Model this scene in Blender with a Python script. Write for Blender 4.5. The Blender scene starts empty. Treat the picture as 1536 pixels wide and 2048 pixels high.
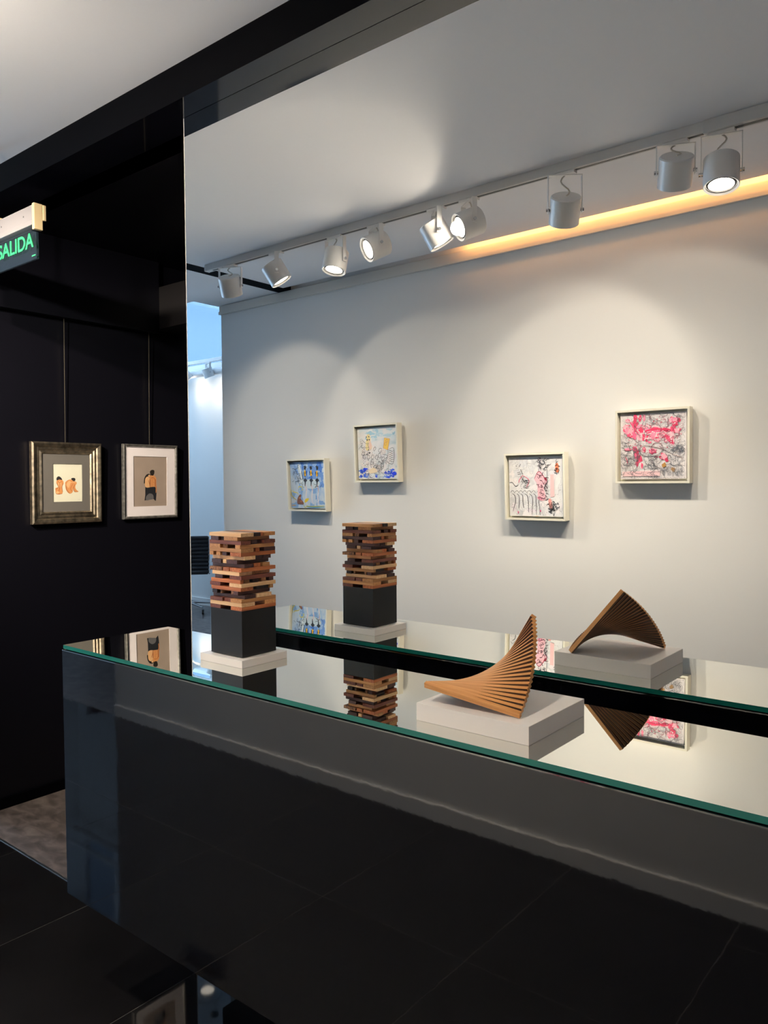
import bpy, bmesh, math, random
from mathutils import Vector, Matrix, Quaternion
from mathutils.geometry import tessellate_polygon

SC = bpy.context.scene
COL = SC.collection

# ------------------------------------------------------------------ camera
YAW, PITCH, ROLL = math.radians(39.137), math.radians(-2.148), math.radians(-0.375)
HC = 1.465
fwd = Vector((-math.sin(YAW) * math.cos(PITCH), math.cos(YAW) * math.cos(PITCH), math.sin(PITCH)))
rt = Vector((math.cos(YAW), math.sin(YAW), 0))
up = rt.cross(fwd)
r2 = math.cos(ROLL) * rt + math.sin(ROLL) * up
u2 = -math.sin(ROLL) * rt + math.cos(ROLL) * up
cam = bpy.data.cameras.new('camera')
cam.sensor_fit = 'VERTICAL'
cam.sensor_height = 36.0
cam.lens = 1557.06 * 36.0 / 2048.0
cam.clip_start = 0.02
cam_o = bpy.data.objects.new('camera', cam)
COL.objects.link(cam_o)
m = Matrix((r2, u2, -fwd)).transposed().to_4x4()
m.translation = Vector((0, 0, HC))
cam_o.matrix_world = m
SC.camera = cam_o

# ------------------------------------------------------------------ sky, exposure
w = bpy.data.worlds.new('sky')
SC.world = w
w.use_nodes = True
bgn = w.node_tree.nodes['Background']
bgn.inputs[0].default_value = (0.50, 0.73, 1.0, 1)
bgn.inputs[1].default_value = 9.0
SC.view_settings.view_transform = 'Standard'
SC.view_settings.look = 'None'
SC.view_settings.gamma = 1.0
SC.view_settings.use_curve_mapping = False
SC.view_settings.exposure = 1.0
SC.cycles.use_denoising = True
SC.cycles.max_bounces = 12
SC.cycles.glossy_bounces = 10
SC.cycles.diffuse_bounces = 5
SC.cycles.transparent_max_bounces = 16
SC.cycles.sample_clamp_indirect = 4.0
SC.cycles.blur_glossy = 0.5
SPOT_W = 31.0


def portal(loc, rot, sx, sy):
    l = bpy.data.lights.new('sky_portal', 'AREA')
    l.shape = 'RECTANGLE'
    l.size, l.size_y = sx, sy
    l.cycles.is_portal = True
    o = bpy.data.objects.new('sky_portal', l)
    o.location = loc
    o.rotation_euler = rot
    COL.objects.link(o)


portal((-6.75, -2.72, 3.36), (math.radians(90), 0, 0), 4.4, 0.95)
portal((-5.33, 0.65, 1.32), (math.radians(90), 0, math.radians(-90)), 1.66, 2.55)
portal((-8.1, -1.55, 3.92), (0, 0, 0), 1.2, 2.2)


# ------------------------------------------------------------------ colours and materials
def lin(h):
    h = h.lstrip('#')
    o = []
    for i in (0, 2, 4):
        c = int(h[i:i + 2], 16) / 255
        o.append(c / 12.92 if c <= 0.04045 else ((c + 0.055) / 1.055) ** 2.4)
    return tuple(o) + (1.0,)


def new_mat(name):
    mt = bpy.data.materials.new(name)
    mt.use_nodes = True
    nt = mt.node_tree
    return mt, nt, nt.nodes['Principled BSDF']


def mat(name, col, rough=0.5, metal=0.0, ior=1.5, emit=None, estr=0.0, coat=0.0, trans=0.0, vary=0.0, vscale=6.0,
        bump=0.0, bscale=60.0):
    mt, nt, p = new_mat(name)
    c = lin(col) if isinstance(col, str) else tuple(col) + (1.0,)
    p.inputs['Base Color'].default_value = c
    p.inputs['Roughness'].default_value = rough
    p.inputs['Metallic'].default_value = metal
    p.inputs['IOR'].default_value = ior
    p.inputs['Coat Weight'].default_value = coat
    p.inputs['Transmission Weight'].default_value = trans
    if emit:
        p.inputs['Emission Color'].default_value = lin(emit)
        p.inputs['Emission Strength'].default_value = estr
    if vary or bump:
        tc = nt.nodes.new('ShaderNodeTexCoord')
    if vary:
        n = nt.nodes.new('ShaderNodeTexNoise')
        n.inputs['Scale'].default_value = vscale
        n.inputs['Detail'].default_value = 5
        nt.links.new(tc.outputs['Object'], n.inputs['Vector'])
        r = nt.nodes.new('ShaderNodeValToRGB')
        r.color_ramp.elements[0].position = 0.3
        r.color_ramp.elements[1].position = 0.7
        r.color_ramp.elements[0].color = tuple(x * (1 - vary) for x in c[:3]) + (1,)
        r.color_ramp.elements[1].color = tuple(min(1, x * (1 + vary)) for x in c[:3]) + (1,)
        nt.links.new(n.outputs['Fac'], r.inputs['Fac'])
        nt.links.new(r.outputs['Color'], p.inputs['Base Color'])
    if bump:
        n2 = nt.nodes.new('ShaderNodeTexNoise')
        n2.inputs['Scale'].default_value = bscale
        n2.inputs['Detail'].default_value = 3
        nt.links.new(tc.outputs['Object'], n2.inputs['Vector'])
        b = nt.nodes.new('ShaderNodeBump')
        b.inputs['Strength'].default_value = bump
        b.inputs['Distance'].default_value = 0.002
        nt.links.new(n2.outputs['Fac'], b.inputs['Height'])
        nt.links.new(b.outputs['Normal'], p.inputs['Normal'])
    return mt


def wood(name, c1, c2, axis=0, rough=0.45, vvar=0.06):
    mt, nt, p = new_mat(name)
    tc = nt.nodes.new('ShaderNodeTexCoord')
    mp = nt.nodes.new('ShaderNodeMapping')
    sc = [180, 180, 180]
    sc[axis] = 9
    mp.inputs['Scale'].default_value = sc
    oi = nt.nodes.new('ShaderNodeObjectInfo')
    ad = nt.nodes.new('ShaderNodeVectorMath')
    ad.operation = 'ADD'
    mul = nt.nodes.new('ShaderNodeMath')
    mul.operation = 'MULTIPLY'
    mul.inputs[1].default_value = 40
    nt.links.new(oi.outputs['Random'], mul.inputs[0])
    nt.links.new(tc.outputs['Object'], mp.inputs['Vector'])
    nt.links.new(mp.outputs['Vector'], ad.inputs[0])
    nt.links.new(mul.outputs[0], ad.inputs[1])
    n = nt.nodes.new('ShaderNodeTexNoise')
    n.inputs['Scale'].default_value = 1.0
    n.inputs['Detail'].default_value = 4
    n.inputs['Distortion'].default_value = 0.6
    nt.links.new(ad.outputs[0], n.inputs['Vector'])
    r = nt.nodes.new('ShaderNodeValToRGB')
    r.color_ramp.elements[0].position = 0.35
    r.color_ramp.elements[1].position = 0.66
    r.color_ramp.elements[0].color = lin(c2)
    r.color_ramp.elements[1].color = lin(c1)
    nt.links.new(n.outputs['Fac'], r.inputs['Fac'])
    hs = nt.nodes.new('ShaderNodeHueSaturation')
    mr = nt.nodes.new('ShaderNodeMapRange')
    mr.inputs['To Min'].default_value = 1 - vvar
    mr.inputs['To Max'].default_value = 1 + vvar
    nt.links.new(oi.outputs['Random'], mr.inputs['Value'])
    nt.links.new(mr.outputs['Result'], hs.inputs['Value'])
    nt.links.new(r.outputs['Color'], hs.inputs['Color'])
    nt.links.new(hs.outputs['Color'], p.inputs['Base Color'])
    p.inputs['Roughness'].default_value = rough
    return mt


def glass(name, tint=(1, 1, 1), refl=0.045, rough=0.0):
    mt = bpy.data.materials.new(name)
    mt.use_nodes = True
    nt = mt.node_tree
    nt.nodes.clear()
    out = nt.nodes.new('ShaderNodeOutputMaterial')
    mx = nt.nodes.new('ShaderNodeMixShader')
    tr = nt.nodes.new('ShaderNodeBsdfTransparent')
    tr.inputs[0].default_value = tuple(tint) + (1,)
    gl = nt.nodes.new('ShaderNodeBsdfGlossy')
    gl.inputs['Roughness'].default_value = rough
    lw = nt.nodes.new('ShaderNodeLayerWeight')
    lw.inputs['Blend'].default_value = 0.5
    pw = nt.nodes.new('ShaderNodeMath')
    pw.operation = 'POWER'
    pw.inputs[1].default_value = 5.0
    ma = nt.nodes.new('ShaderNodeMath')
    ma.operation = 'MULTIPLY_ADD'
    ma.inputs[1].default_value = 1.0 - refl
    ma.inputs[2].default_value = refl
    nt.links.new(lw.outputs['Facing'], pw.inputs[0])
    nt.links.new(pw.outputs[0], ma.inputs[0])
    nt.links.new(ma.outputs[0], mx.inputs[0])
    nt.links.new(tr.outputs[0], mx.inputs[1])
    nt.links.new(gl.outputs[0], mx.inputs[2])
    nt.links.new(mx.outputs[0], out.inputs[0])
    return mt


def vcol_mat(name, rough=0.6):
    mt, nt, p = new_mat(name)
    a = nt.nodes.new('ShaderNodeAttribute')
    a.attribute_name = 'Col'
    nt.links.new(a.outputs['Color'], p.inputs['Base Color'])
    p.inputs['Roughness'].default_value = rough
    return mt


def ramp_mat(name, stops, scale=5.0, rough=0.6, detail=6, stretch=(1, 1, 1)):
    mt, nt, p = new_mat(name)
    tc = nt.nodes.new('ShaderNodeTexCoord')
    mp = nt.nodes.new('ShaderNodeMapping')
    mp.inputs['Scale'].default_value = stretch
    n = nt.nodes.new('ShaderNodeTexNoise')
    n.inputs['Scale'].default_value = scale
    n.inputs['Detail'].default_value = detail
    n.inputs['Distortion'].default_value = 0.7
    r = nt.nodes.new('ShaderNodeValToRGB')
    e = r.color_ramp.elements
    while len(e) < len(stops):
        e.new(0.5)
    for k, (pos, c) in enumerate(stops):
        e[k].position = pos
        e[k].color = lin(c)
    nt.links.new(tc.outputs['Object'], mp.inputs['Vector'])
    nt.links.new(mp.outputs['Vector'], n.inputs['Vector'])
    nt.links.new(n.outputs['Fac'], r.inputs['Fac'])
    nt.links.new(r.outputs['Color'], p.inputs['Base Color'])
    p.inputs['Roughness'].default_value = rough
    return mt


M = {}
M['white'] = mat('white_paint', (0.80, 0.79, 0.775), 0.65, bump=0.05, bscale=90)
M['ceil'] = mat('ceiling_paint', (0.88, 0.865, 0.87), 0.7)
M['black_wall'] = mat('black_wall_paint', (0.0035, 0.0035, 0.006), 0.34, ior=1.3)
M['black_gloss'] = mat('black_lacquer', (0.003, 0.003, 0.005), 0.03, ior=2.0, bump=0.03, bscale=22)
M['strip'] = mat('matte_black_strip', (0.002, 0.002, 0.003), 0.9, ior=1.15)
M['beam'] = mat('black_beam_paint', (0.0012, 0.0012, 0.002), 0.5, ior=1.1)
M['beam_gloss'] = mat('black_gloss_soffit', (0.004, 0.004, 0.006), 0.05, ior=1.75)
M['tile'] = mat('black_polished_tile', (0.008, 0.0075, 0.008), 0.03, ior=1.36, vary=0.3, vscale=3)
M['grout'] = mat('pale_grout', (0.16, 0.15, 0.145), 0.5)
M['concrete'] = ramp_mat('polished_concrete', [(0.30, '#463f3d'), (0.5, '#655c59'), (0.7, '#827772')], scale=11, rough=0.3,
                         detail=8, stretch=(1.0, 1.8, 1))
M['metal'] = mat('brushed_metal', (0.75, 0.72, 0.70), 0.28, 1.0)
M['chrome'] = mat('polished_aluminium', (0.72, 0.73, 0.75), 0.15, 1.0)
M['mirror'] = mat('silvered_mirror', (0.90, 0.915, 0.905), 0.0, 1.0)
M['top_mirror'] = mat('mirrored_glass_top', (0.86, 0.875, 0.83), 0.0, 1.0)
M['edge_light'] = mat('polished_mirror_edge', (0.45, 0.43, 0.40), 0.2, 0.0)
M['teal'] = mat('green_glass_edge', (0.010, 0.16, 0.135), 0.08, ior=1.6)
M['matte_black'] = mat('matte_black_lacquer', (0.007, 0.007, 0.008), 0.3)
M['acrylic'] = mat('frosted_acrylic', (0.92, 0.89, 0.87), 0.28, ior=1.49, trans=0.12)
M['lamp_white'] = mat('white_lamp_enamel', (0.86, 0.85, 0.84), 0.35)
M['lamp_dark'] = mat('dark_lamp_ring', (0.06, 0.06, 0.06), 0.4)
M['lamp_on'] = mat('lamp_lens_on', (0.9, 0.9, 0.88), 0.4, emit='#fff1dd', estr=14.0)
M['lamp_dim'] = mat('soft_lamp_diffuser', (0.9, 0.9, 0.88), 0.4, emit='#fff1dd', estr=3.0)
M['track'] = mat('grey_white_track', (0.66, 0.66, 0.66), 0.4)
M['led'] = mat('warm_led_strip', (0.9, 0.8, 0.6), 0.5, emit='#ffb468', estr=9.0)
M['trim'] = mat('painted_wood_trim', (0.72, 0.68, 0.62), 0.55)
M['cream'] = mat('cream_frame_paint', (0.80, 0.77, 0.66), 0.5)
M['gold'] = mat('antique_gold_leaf', (0.62, 0.53, 0.40), 0.36, 1.0, vary=0.45, vscale=40)
M['silver'] = mat('aged_silver_frame', (0.30, 0.29, 0.27), 0.3, 0.8, vary=0.4, vscale=50)
M['mat_grey'] = mat('grey_mat_board', '#6a6661', 0.8)
M['mat_white'] = mat('white_mat_board', '#efe8ea', 0.8)
M['paper_cream'] = mat('cream_paper', '#dfddc9', 0.8)
M['paper_tan'] = mat('tan_paper', '#a8978a', 0.8, vary=0.06, vscale=15)
M['pane'] = glass('picture_glass')
M['window'] = glass('window_glass', (0.95, 0.98, 1.0))
M['window_tint'] = glass('tinted_window_glass', (0.20, 0.235, 0.27))
M['skylight'] = glass('added_skylight_glass', (0.72, 0.74, 0.76))
M['sign_glass'] = glass('sign_glass', (0.93, 0.97, 0.95), 0.2)
M['paint'] = vcol_mat('paint_marks')
M['sign_white'] = mat('sign_aluminium', (0.17, 0.16, 0.166), 0.4)
M['sign_cap'] = mat('sign_cream_plastic', (0.42, 0.33, 0.19), 0.5)
M['sign_green'] = mat('sign_green_letters', '#1f8a52', 0.5, emit='#3fd08a', estr=0.05)
M['leather'] = mat('black_leather', (0.02, 0.022, 0.028), 0.38)
M['rubber'] = mat('dark_plastic', (0.03, 0.03, 0.03), 0.5)
M['wire'] = mat('steel_wire', (0.42, 0.38, 0.30), 0.35, 0.9)
M['cable'] = mat('pale_cable', (0.6, 0.56, 0.5), 0.5)
M['canvas1'] = ramp_mat('blue_painted_canvas', [(0.3, '#5a86cf'), (0.45, '#8fb0dd'), (0.58, '#b9cbe0'), (0.75, '#d6dfe4')], 9,
                        stretch=(1.2, 1, 0.7))
M['canvas2'] = ramp_mat('pale_sky_painted_canvas', [(0.3, '#b9cdd6'), (0.42, '#dfe4e8'), (0.55, '#efedee')], 10, stretch=(1, 1, 2))
M['canvas3'] = ramp_mat('white_grey_painted_canvas', [(0.3, '#c3c3c8'), (0.45, '#dcdce0'), (0.7, '#ecebec')], 14)
M['canvas4'] = ramp_mat('white_pink_painted_canvas', [(0.3, '#d4ccd0'), (0.5, '#e6e0e3'), (0.7, '#efe9ea')], 12)
WOODS = {}
for k, c1, c2 in (('light', '#e3bd92', '#d0a375'), ('tan', '#c99360', '#a87242'), ('orange', '#c07445', '#97502b'),
                  ('red', '#7c4434', '#5c2f26'), ('dark', '#553531', '#3b2323'), ('vdark', '#36211f', '#221414'),
                  ('zebra', '#a8734a', '#3a2119')):
    WOODS[k] = wood('wood_' + k, c1, c2, 0, 0.45, 0.22)
M['fan_light'] = wood('fan_wood_light', '#d69c60', '#c4874c', 0, 0.4)
M['fan_dark'] = wood('fan_wood_dark', '#3c2016', '#2c1610', 0, 0.5)
M['fan_shade'] = wood('fan_wood_shade', '#6d4f3a', '#5a3f2d', 0, 0.5)  # underside of the sticks, shade painted into the colour


# ------------------------------------------------------------------ mesh helpers
class MB:
    def __init__(self):
        self.v, self.f, self.mi, self.c = [], [], [], []

    def add(self, vs, fs, mi=0, col=None):
        n = len(self.v)
        self.v += [tuple(x) for x in vs]
        self.f += [tuple(i + n for i in f) for f in fs]
        self.mi += [mi] * len(fs)
        if col is not None:
            self.c += [col] * len(vs)
        return self

    def box(self, x0, x1, y0, y1, z0, z1, mi=0):
        vs = [(x, y, z) for x in (x0, x1) for y in (y0, y1) for z in (z0, z1)]
        fs = [(0, 1, 3, 2), (4, 6, 7, 5), (0, 4, 5, 1), (2, 3, 7, 6), (0, 2, 6, 4), (1, 5, 7, 3)]
        return self.add(vs, fs, mi)

    def cyl(self, p0, p1, r0, r1=None, n=24, cap=True, mi=0):
        r1 = r0 if r1 is None else r1
        p0, p1 = Vector(p0), Vector(p1)
        d = (p1 - p0).normalized()
        a = d.orthogonal().normalized()
        b = d.cross(a)
        vs = []
        for p, r in ((p0, r0), (p1, r1)):
            for i in range(n):
                t = 2 * math.pi * i / n
                vs.append(p + r * (math.cos(t) * a + math.sin(t) * b))
        fs = [(i, (i + 1) % n, n + (i + 1) % n, n + i) for i in range(n)]
        if cap:
            fs += [tuple(range(n - 1, -1, -1)), tuple(range(n, 2 * n))]
        return self.add(vs, fs, mi)

    def tube(self, pts, r, n=8):
        for a, b in zip(pts[:-1], pts[1:]):
            self.cyl(a, b, r, n=n)
        return self

    def lathe(self, prof, n=32, mi=0):
        """profile (radius, z) about local z"""
        vs, fs = [], []
        for (r, z) in prof:
            for i in range(n):
                t = 2 * math.pi * i / n
                vs.append((r * math.cos(t), r * math.sin(t), z))
        for k in range(len(prof) - 1):
            for i in range(n):
                j = (i + 1) % n
                fs.append((k * n + i, k * n + j, (k + 1) * n + j, (k + 1) * n + i))
        return self.add(vs, fs, mi)

    def mesh(self, name, mats, smooth=False):
        me = bpy.data.meshes.new(name)
        me.from_pydata(self.v, [], self.f)
        for mt in (mats if isinstance(mats, (list, tuple)) else [mats]):
            me.materials.append(mt)
        for p, i in zip(me.polygons, self.mi):
            p.material_index = i
        if self.c:
            at = me.color_attributes.new('Col', 'FLOAT_COLOR', 'POINT')
            for i, c in enumerate(self.c):
                at.data[i].color = c
        bm = bmesh.new()
        bm.from_mesh(me)
        bmesh.ops.recalc_face_normals(bm, faces=bm.faces)
        bm.to_mesh(me)
        bm.free()
        if smooth:
            for p in me.polygons:
                p.use_smooth = True
            try:
                me.set_sharp_from_angle(angle=math.radians(38))
            except Exception:
                pass
        me.update()
        return me

    def build(self, name, mats, parent=None, smooth=False, bevel=0.0):
        me = self.mesh(name, mats, smooth)
        if bevel:
            bm = bmesh.new()
            bm.from_mesh(me)
            bmesh.ops.bevel(bm, geom=list(bm.edges), offset=bevel, segments=2, affect='EDGES', profile=0.5)
            bm.to_mesh(me)
            bm.free()
        o = bpy.data.objects.new(name, me)
        COL.objects.link(o)
        if parent:
            o.parent = parent
        return o


def tag(o, label=None, cat=None, group=None, kind=None):
    if label:
        o['label'] = label
    if cat:
        o['category'] = cat
    if group:
        o['group'] = group
    if kind:
        o['kind'] = kind
    return o


def empty(name, loc=(0, 0, 0), rot=None):
    o = bpy.data.objects.new(name, None)
    o.location = loc
    if rot:
        o.rotation_euler = rot
    o.empty_display_size = 0.05
    COL.objects.link(o)
    return o


def bx(name, x0, x1, y0, y1, z0, z1, mt, parent=None, bevel=0.0):
    return MB().box(x0, x1, y0, y1, z0, z1).build(name, mt, parent, bevel=bevel)


def struct(name, x0, x1, y0, y1, z0, z1, mt, label=None, bevel=0.0):
    o = bx(name, x0, x1, y0, y1, z0, z1, mt, bevel=bevel)
    return tag(o, label, kind='structure')


# ------------------------------------------------------------------ main dimensions
YM = 1.55            # mirror plane
XM = -2.07           # left edge of mirror
YO = -0.51           # face of the white wall opposite the mirror
XO = -4.42           # its left end
H = 2.728            # ceiling
YB0, ZB = 1.4665, 2.621   # front and underside of black beam
XW = -3.545          # black side wall
YS = 1.451           # metal floor strip

# ------------------------------------------------------------------ floor
fl = struct('floor', -9.0, 4.0, YO - 0.02, YS, -0.06, -0.001, M['grout'], 'black polished tile floor')
tile_me = MB().box(-0.2987, 0.2987, -0.2987, 0.2987, -0.012, 0.0).mesh('tile', M['tile'])
short_me = MB().box(-0.2987, 0.2987, -0.0795, 0.0795, -0.012, 0.0).mesh('tile', M['tile'])
for i in range(-11, 10):
    xc = -1.887 + 0.6 * i + 0.3
    if xc < -8.6:
        continue
    for j in range(4):
        o = bpy.data.objects.new('tile', tile_me if j < 3 else short_me)
        o.location = (xc, YS - 0.003 - 0.6 * j - 0.3 if j < 3 else YS - 0.003 - 1.8 - 0.0805, 0)
        COL.objects.link(o)
        o.parent = fl
struct('floor_corridor', -9.0, 4.0, YS, 6.0, -0.06, 0.0, M['concrete'], 'mottled grey polished concrete floor by the black wall')
struct('floor_back_room', -9.0, XO + 0.12, -3.0, YO - 0.02, -0.06, 0.0, M['concrete'], 'grey concrete floor of the back room')
struct('trim_1', XO - 1.0, XM + 0.4, YS - 0.004, YS + 0.004, -0.01, 0.0025, M['metal'], 'thin metal strip between tile and concrete floor')

# ------------------------------------------------------------------ black side wall and corridor
struct('wall_left', XW - 0.15, XW, 1.5, 4.5, 0, ZB, M['black_wall'], 'black side wall hung with two framed drawings')
struct('wall_left_return', -9.0, XW - 0.15, 1.5, 1.65, 0, ZB, M['black_wall'], 'black wall past the corner')
struct('wall_corridor_end', XW, XM + 0.2, 4.5, 4.6, 0, ZB, M['black_wall'], 'black wall at the end of the passage')
struct('wall_back', XM + 0.001, 4.0, YM + 0.008, YM + 0.15, 0, ZB, M['black_wall'], 'black partition carrying the mirror')
struct('wall_passage', XM + 0.02, XM + 0.2, YM + 0.15, 4.6, 0, ZB, M['black_wall'], 'black wall on the far side of the passage')
struct('baseboard_left', XW, XW + 0.012, 1.5, 4.5, 0, 0.048, M['beam'], 'black baseboard along the black wall')
struct('trim_2', XW, XW + 0.045, 1.5, 2.45, 2.255, ZB, M['black_wall'], 'black boxed-out band above the framed drawings')
struct('trim_3', XW, XM, 2.45, 2.6, 2.278, 2.494, mat('dark_satin_panel', (0.012, 0.011, 0.012), 0.3),
       'dark lintel panel crossing the passage', bevel=0.002)
struct('ceiling_corridor', XW - 0.15, XM + 0.2, YB0 + 0.15, 4.6, ZB, ZB + 0.1, M['black_wall'], 'black ceiling of the passage')
bm_ = MB().box(-9.0, 4.0, YB0, YM + 0.15, ZB, H)
bm_.mi = [0, 0, 0, 0, 1, 0]
tag(bm_.build('trim_4', [M['beam'], M['beam_gloss']]), 'black beam with a glossy underside above the mirror', kind='structure')

# ------------------------------------------------------------------ white wall opposite the mirror, ceiling
struct('wall_front', XO, 4.0, YO - 0.12, YO, 0, H + 0.09, M['white'], 'white wall hung with four small paintings')
struct('baseboard_front', XO, 4.0, YO, YO + 0.012, 0, 0.07, M['white'], 'white baseboard')
struct('trim_5', XO, 4.0, YO, YO + 0.018, H - 0.066, H - 0.004, M['trim'], 'painted timber trim along top of white wall', bevel=0.003)
struct('trim_6', XO, 4.0, YO + 0.018, YO + 0.024, H - 0.066, H - 0.045, M['trim'], 'narrow lower moulding of the timber trim')
SL = -3.71           # right edge of the black ceiling strip
YC = -0.44           # edge of ceiling at the light slot
struct('ceiling', SL, 4.0, YC, YB0 + 0.05, H, H + 0.1, M['ceil'], 'white gallery ceiling')
struct('ceiling_left', XO - 0.03, SL - 0.11, YO, YB0, H, H + 0.1, M['ceil'], 'white ceiling beyond the black strip')
struct('ceiling_far', -9.0, XO - 0.03, -0.295, YB0, H, H + 0.1, M['ceil'], 'white ceiling by the open well')
struct('trim_7', SL - 0.11, SL, YO, YB0, H - 0.001, H + 0.1, M['strip'], 'black strip running across the white ceiling')
struct('ceiling_slot', SL, 4.0, YO - 0.12, YC, H + 0.07, H + 0.1, M['ceil'], 'recessed light slot along the white wall')
led = bx('light_strip', -2.35, 3.9, YC - 0.006, YC, H + 0.035, H + 0.05, M['led'])
tag(led, 'warm glowing strip light hidden in slot above white wall', 'light strip')

# ------------------------------------------------------------------ back room and enclosing walls
YR = -2.8
struct('wall_back_room', -9.0, XO + 0.12, YR - 0.12, YR, 0, 2.85, M['white'], 'white wall behind the office chair')
struct('baseboard_back_room', -9.0, XO + 0.12, YR, YR + 0.015, 0, 0.085, M['white'], 'white baseboard behind the office chair')
struct('wall_room_side', XO, XO + 0.12, YR, YO - 0.12, 0, 3.9, M['white'])
struct('wall_well_side', XO - 0.03, XO + 0.12, YO - 0.12, -0.295, H + 0.02, 3.9, M['white'])
struct('wall_well_front', -9.0, XO - 0.03, -0.295, -0.2, H + 0.1, 3.9, M['white'])
struct('ceiling_back_room', -7.48, XO + 0.12, YR - 0.12, -0.2, 3.9, 4.0, M['ceil'], 'high white ceiling of the back room')
struct('ceiling_added_skylight_edge', -9.1, -8.72, YR - 0.12, -0.2, 3.9, 4.0, M['ceil'])
struct('ceiling_added_skylight_edge', -8.72, -7.48, YR - 0.12, YR + 0.13, 3.9, 4.0, M['ceil'])
struct('ceiling_added_skylight_edge', -8.72, -7.48, -0.43, -0.2, 3.9, 4.0, M['ceil'])
struct('ceiling_slab', -9.1, 4.1, -0.25, 4.7, H + 0.1, H + 0.2, M['ceil'])
struct('ceiling_slab_right', XO, 4.1, -0.8, -0.25, H + 0.1, H + 0.2, M['ceil'])
struct('wall_right', 4.0, 4.1, YO - 0.12, YM + 0.15, 0, H + 0.1, M['white'])
struct('wall_divider', -9.0, XO - 1.0, -0.295, -0.2, 0, H, M['white'])
struct('wall_end_head', XO - 1.0, XO - 0.92, -0.295, 1.5, 2.62, H + 0.1, M['white'])
win = empty('window_1', (0, 0, 0))
tag(win, 'high window strip showing pale blue sky', kind='structure')
xs = [-9.0, -8.25, -6.75, -5.6, XO]
for a, b in zip(xs[:-1], xs[1:]):
    bx('pane', a + 0.03, b - 0.03, YR - 0.065, YR - 0.055, 2.89, 3.86, M['window_tint'], win)
for x in xs:
    bx('mullion', x - 0.03, x + 0.03, YR - 0.1, YR - 0.02, 2.89, 3.86, M['lamp_white'], win)
bx('window_sill', -9.0, XO, YR - 0.12, YR, 2.85, 2.89, M['lamp_white'], win)
bx('window_head', -9.0, XO, YR - 0.12, YR, 3.86, 3.9, M['lamp_white'], win)
w2 = empty('added_window', (XO - 0.96, 0, 0))  # unseen window, added close by for more daylight on the ceiling
tag(w2, 'unseen tall window added at the left end for daylight', kind='structure')
for a, b in ((-0.2, 0.65), (0.65, 1.5)):
    bx('pane', -.005, .005, a + 0.02, b - 0.02, 0.05, 2.60, M['window'], w2)
for y in (-0.2, 0.65, 1.5):
    bx('mullion', -.04, .04, y - 0.02, y + 0.02, 0, 2.62, M['rubber'], w2)
struct('wall_far', -9.1, -9.0, YR - 0.12, -0.2, 0, 3.9, M['white'], 'white end wall of the back room')
w3 = empty('added_skylight', (-8.1, -1.55, 3.9))  # skylight put in out of view to brighten the back room
tag(w3, 'unseen skylight added to light the back room', kind='structure')
for a, b in ((-1.1, 0.0), (0.0, 1.1)):
    bx('pane', -0.6, 0.6, a + 0.02, b - 0.02, 0.03, 0.04, M['skylight'], w3)
for y in (-1.1, 0.0, 1.1):
    bx('glazing_bar', -0.62, 0.62, y - 0.02, y + 0.02, 0.0, 0.08, M['lamp_white'], w3)

# ------------------------------------------------------------------ mirror
mi = empty('wall_mirror', (XM, YM, 0))
tag(mi, 'large frameless wall mirror behind the black counter', 'mirror')
bx('mirror_glass', 0.004, 6.0, 0, 0.008, 0.0, ZB - 0.001, M['mirror'], mi)
bx('polished_edge', 0, 0.004, 0, 0.008, 0.0, ZB - 0.001, M['edge_light'], mi)

# ------------------------------------------------------------------ counter
HT, HB = 1.0189, 0.312
CXL, CXR, CYF, CYR = -2.062, 1.9, 1.104, 1.454
ct = empty('display_counter', ((CXL + CXR) / 2, (CYF + CYR) / 2, 0))
tag(ct, 'long glossy black counter with mirrored glass top in front of the mirror', 'counter')
ox, oy = (CXL + CXR) / 2, (CYF + CYR) / 2
bx('counter_body', CXL - ox, CXR - ox, CYF - oy, CYR - oy, HB, HT - 0.0125, M['black_gloss'], ct, bevel=0.003)
gt = MB()
x0, x1, y0, y1 = CXL + 0.004 - ox, CXR - ox, CYF + 0.003 - oy, CYR - 0.001 - oy
gt.box(x0, x1, y0, y1, HT - 0.0105, HT)
gt.mi = [1, 1, 1, 1, 1, 0]
gto = gt.build('glass_top', [M['top_mirror'], M['teal']], ct)
gto['label'] = 'mirrored top with dark green glass edge'
bx('plinth', 0.1, 1.7, -0.06, 0.12, 0, HB, M['matte_black'], ct)
for x in (-1.5, -0.8, 0.0, 0.8, 1.5):
    bx('glass_pad', x - 0.03, x + 0.03, -0.05, 0.05, HT - 0.0125, HT - 0.0105, M['rubber'], ct)

# ------------------------------------------------------------------ block tower
TX, TY = -1.5217, 1.3005
tw = empty('block_tower', (TX, TY, HT))
tag(tw, 'stacked wooden block tower sculpture on black cube and clear base', 'sculpture')
o = bx('acrylic_base', -0.080, 0.080, -0.0745, 0.0745, 0, 0.019, M['acrylic'], tw, bevel=0.0008)
o['label'] = 'frosted clear acrylic base'
o = bx('pedestal_block', -0.060, 0.060, -0.056, 0.056, 0.0205, 0.1345, M['matte_black'], tw, bevel=0.0012)
o['label'] = 'matte black cube'
bx('felt_pad', -0.05, 0.05, -0.045, 0.045, 0.019, 0.0205, M['rubber'], tw)
Z0 = 0.1345
LH = (0.325 - Z0) / 20
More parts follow.
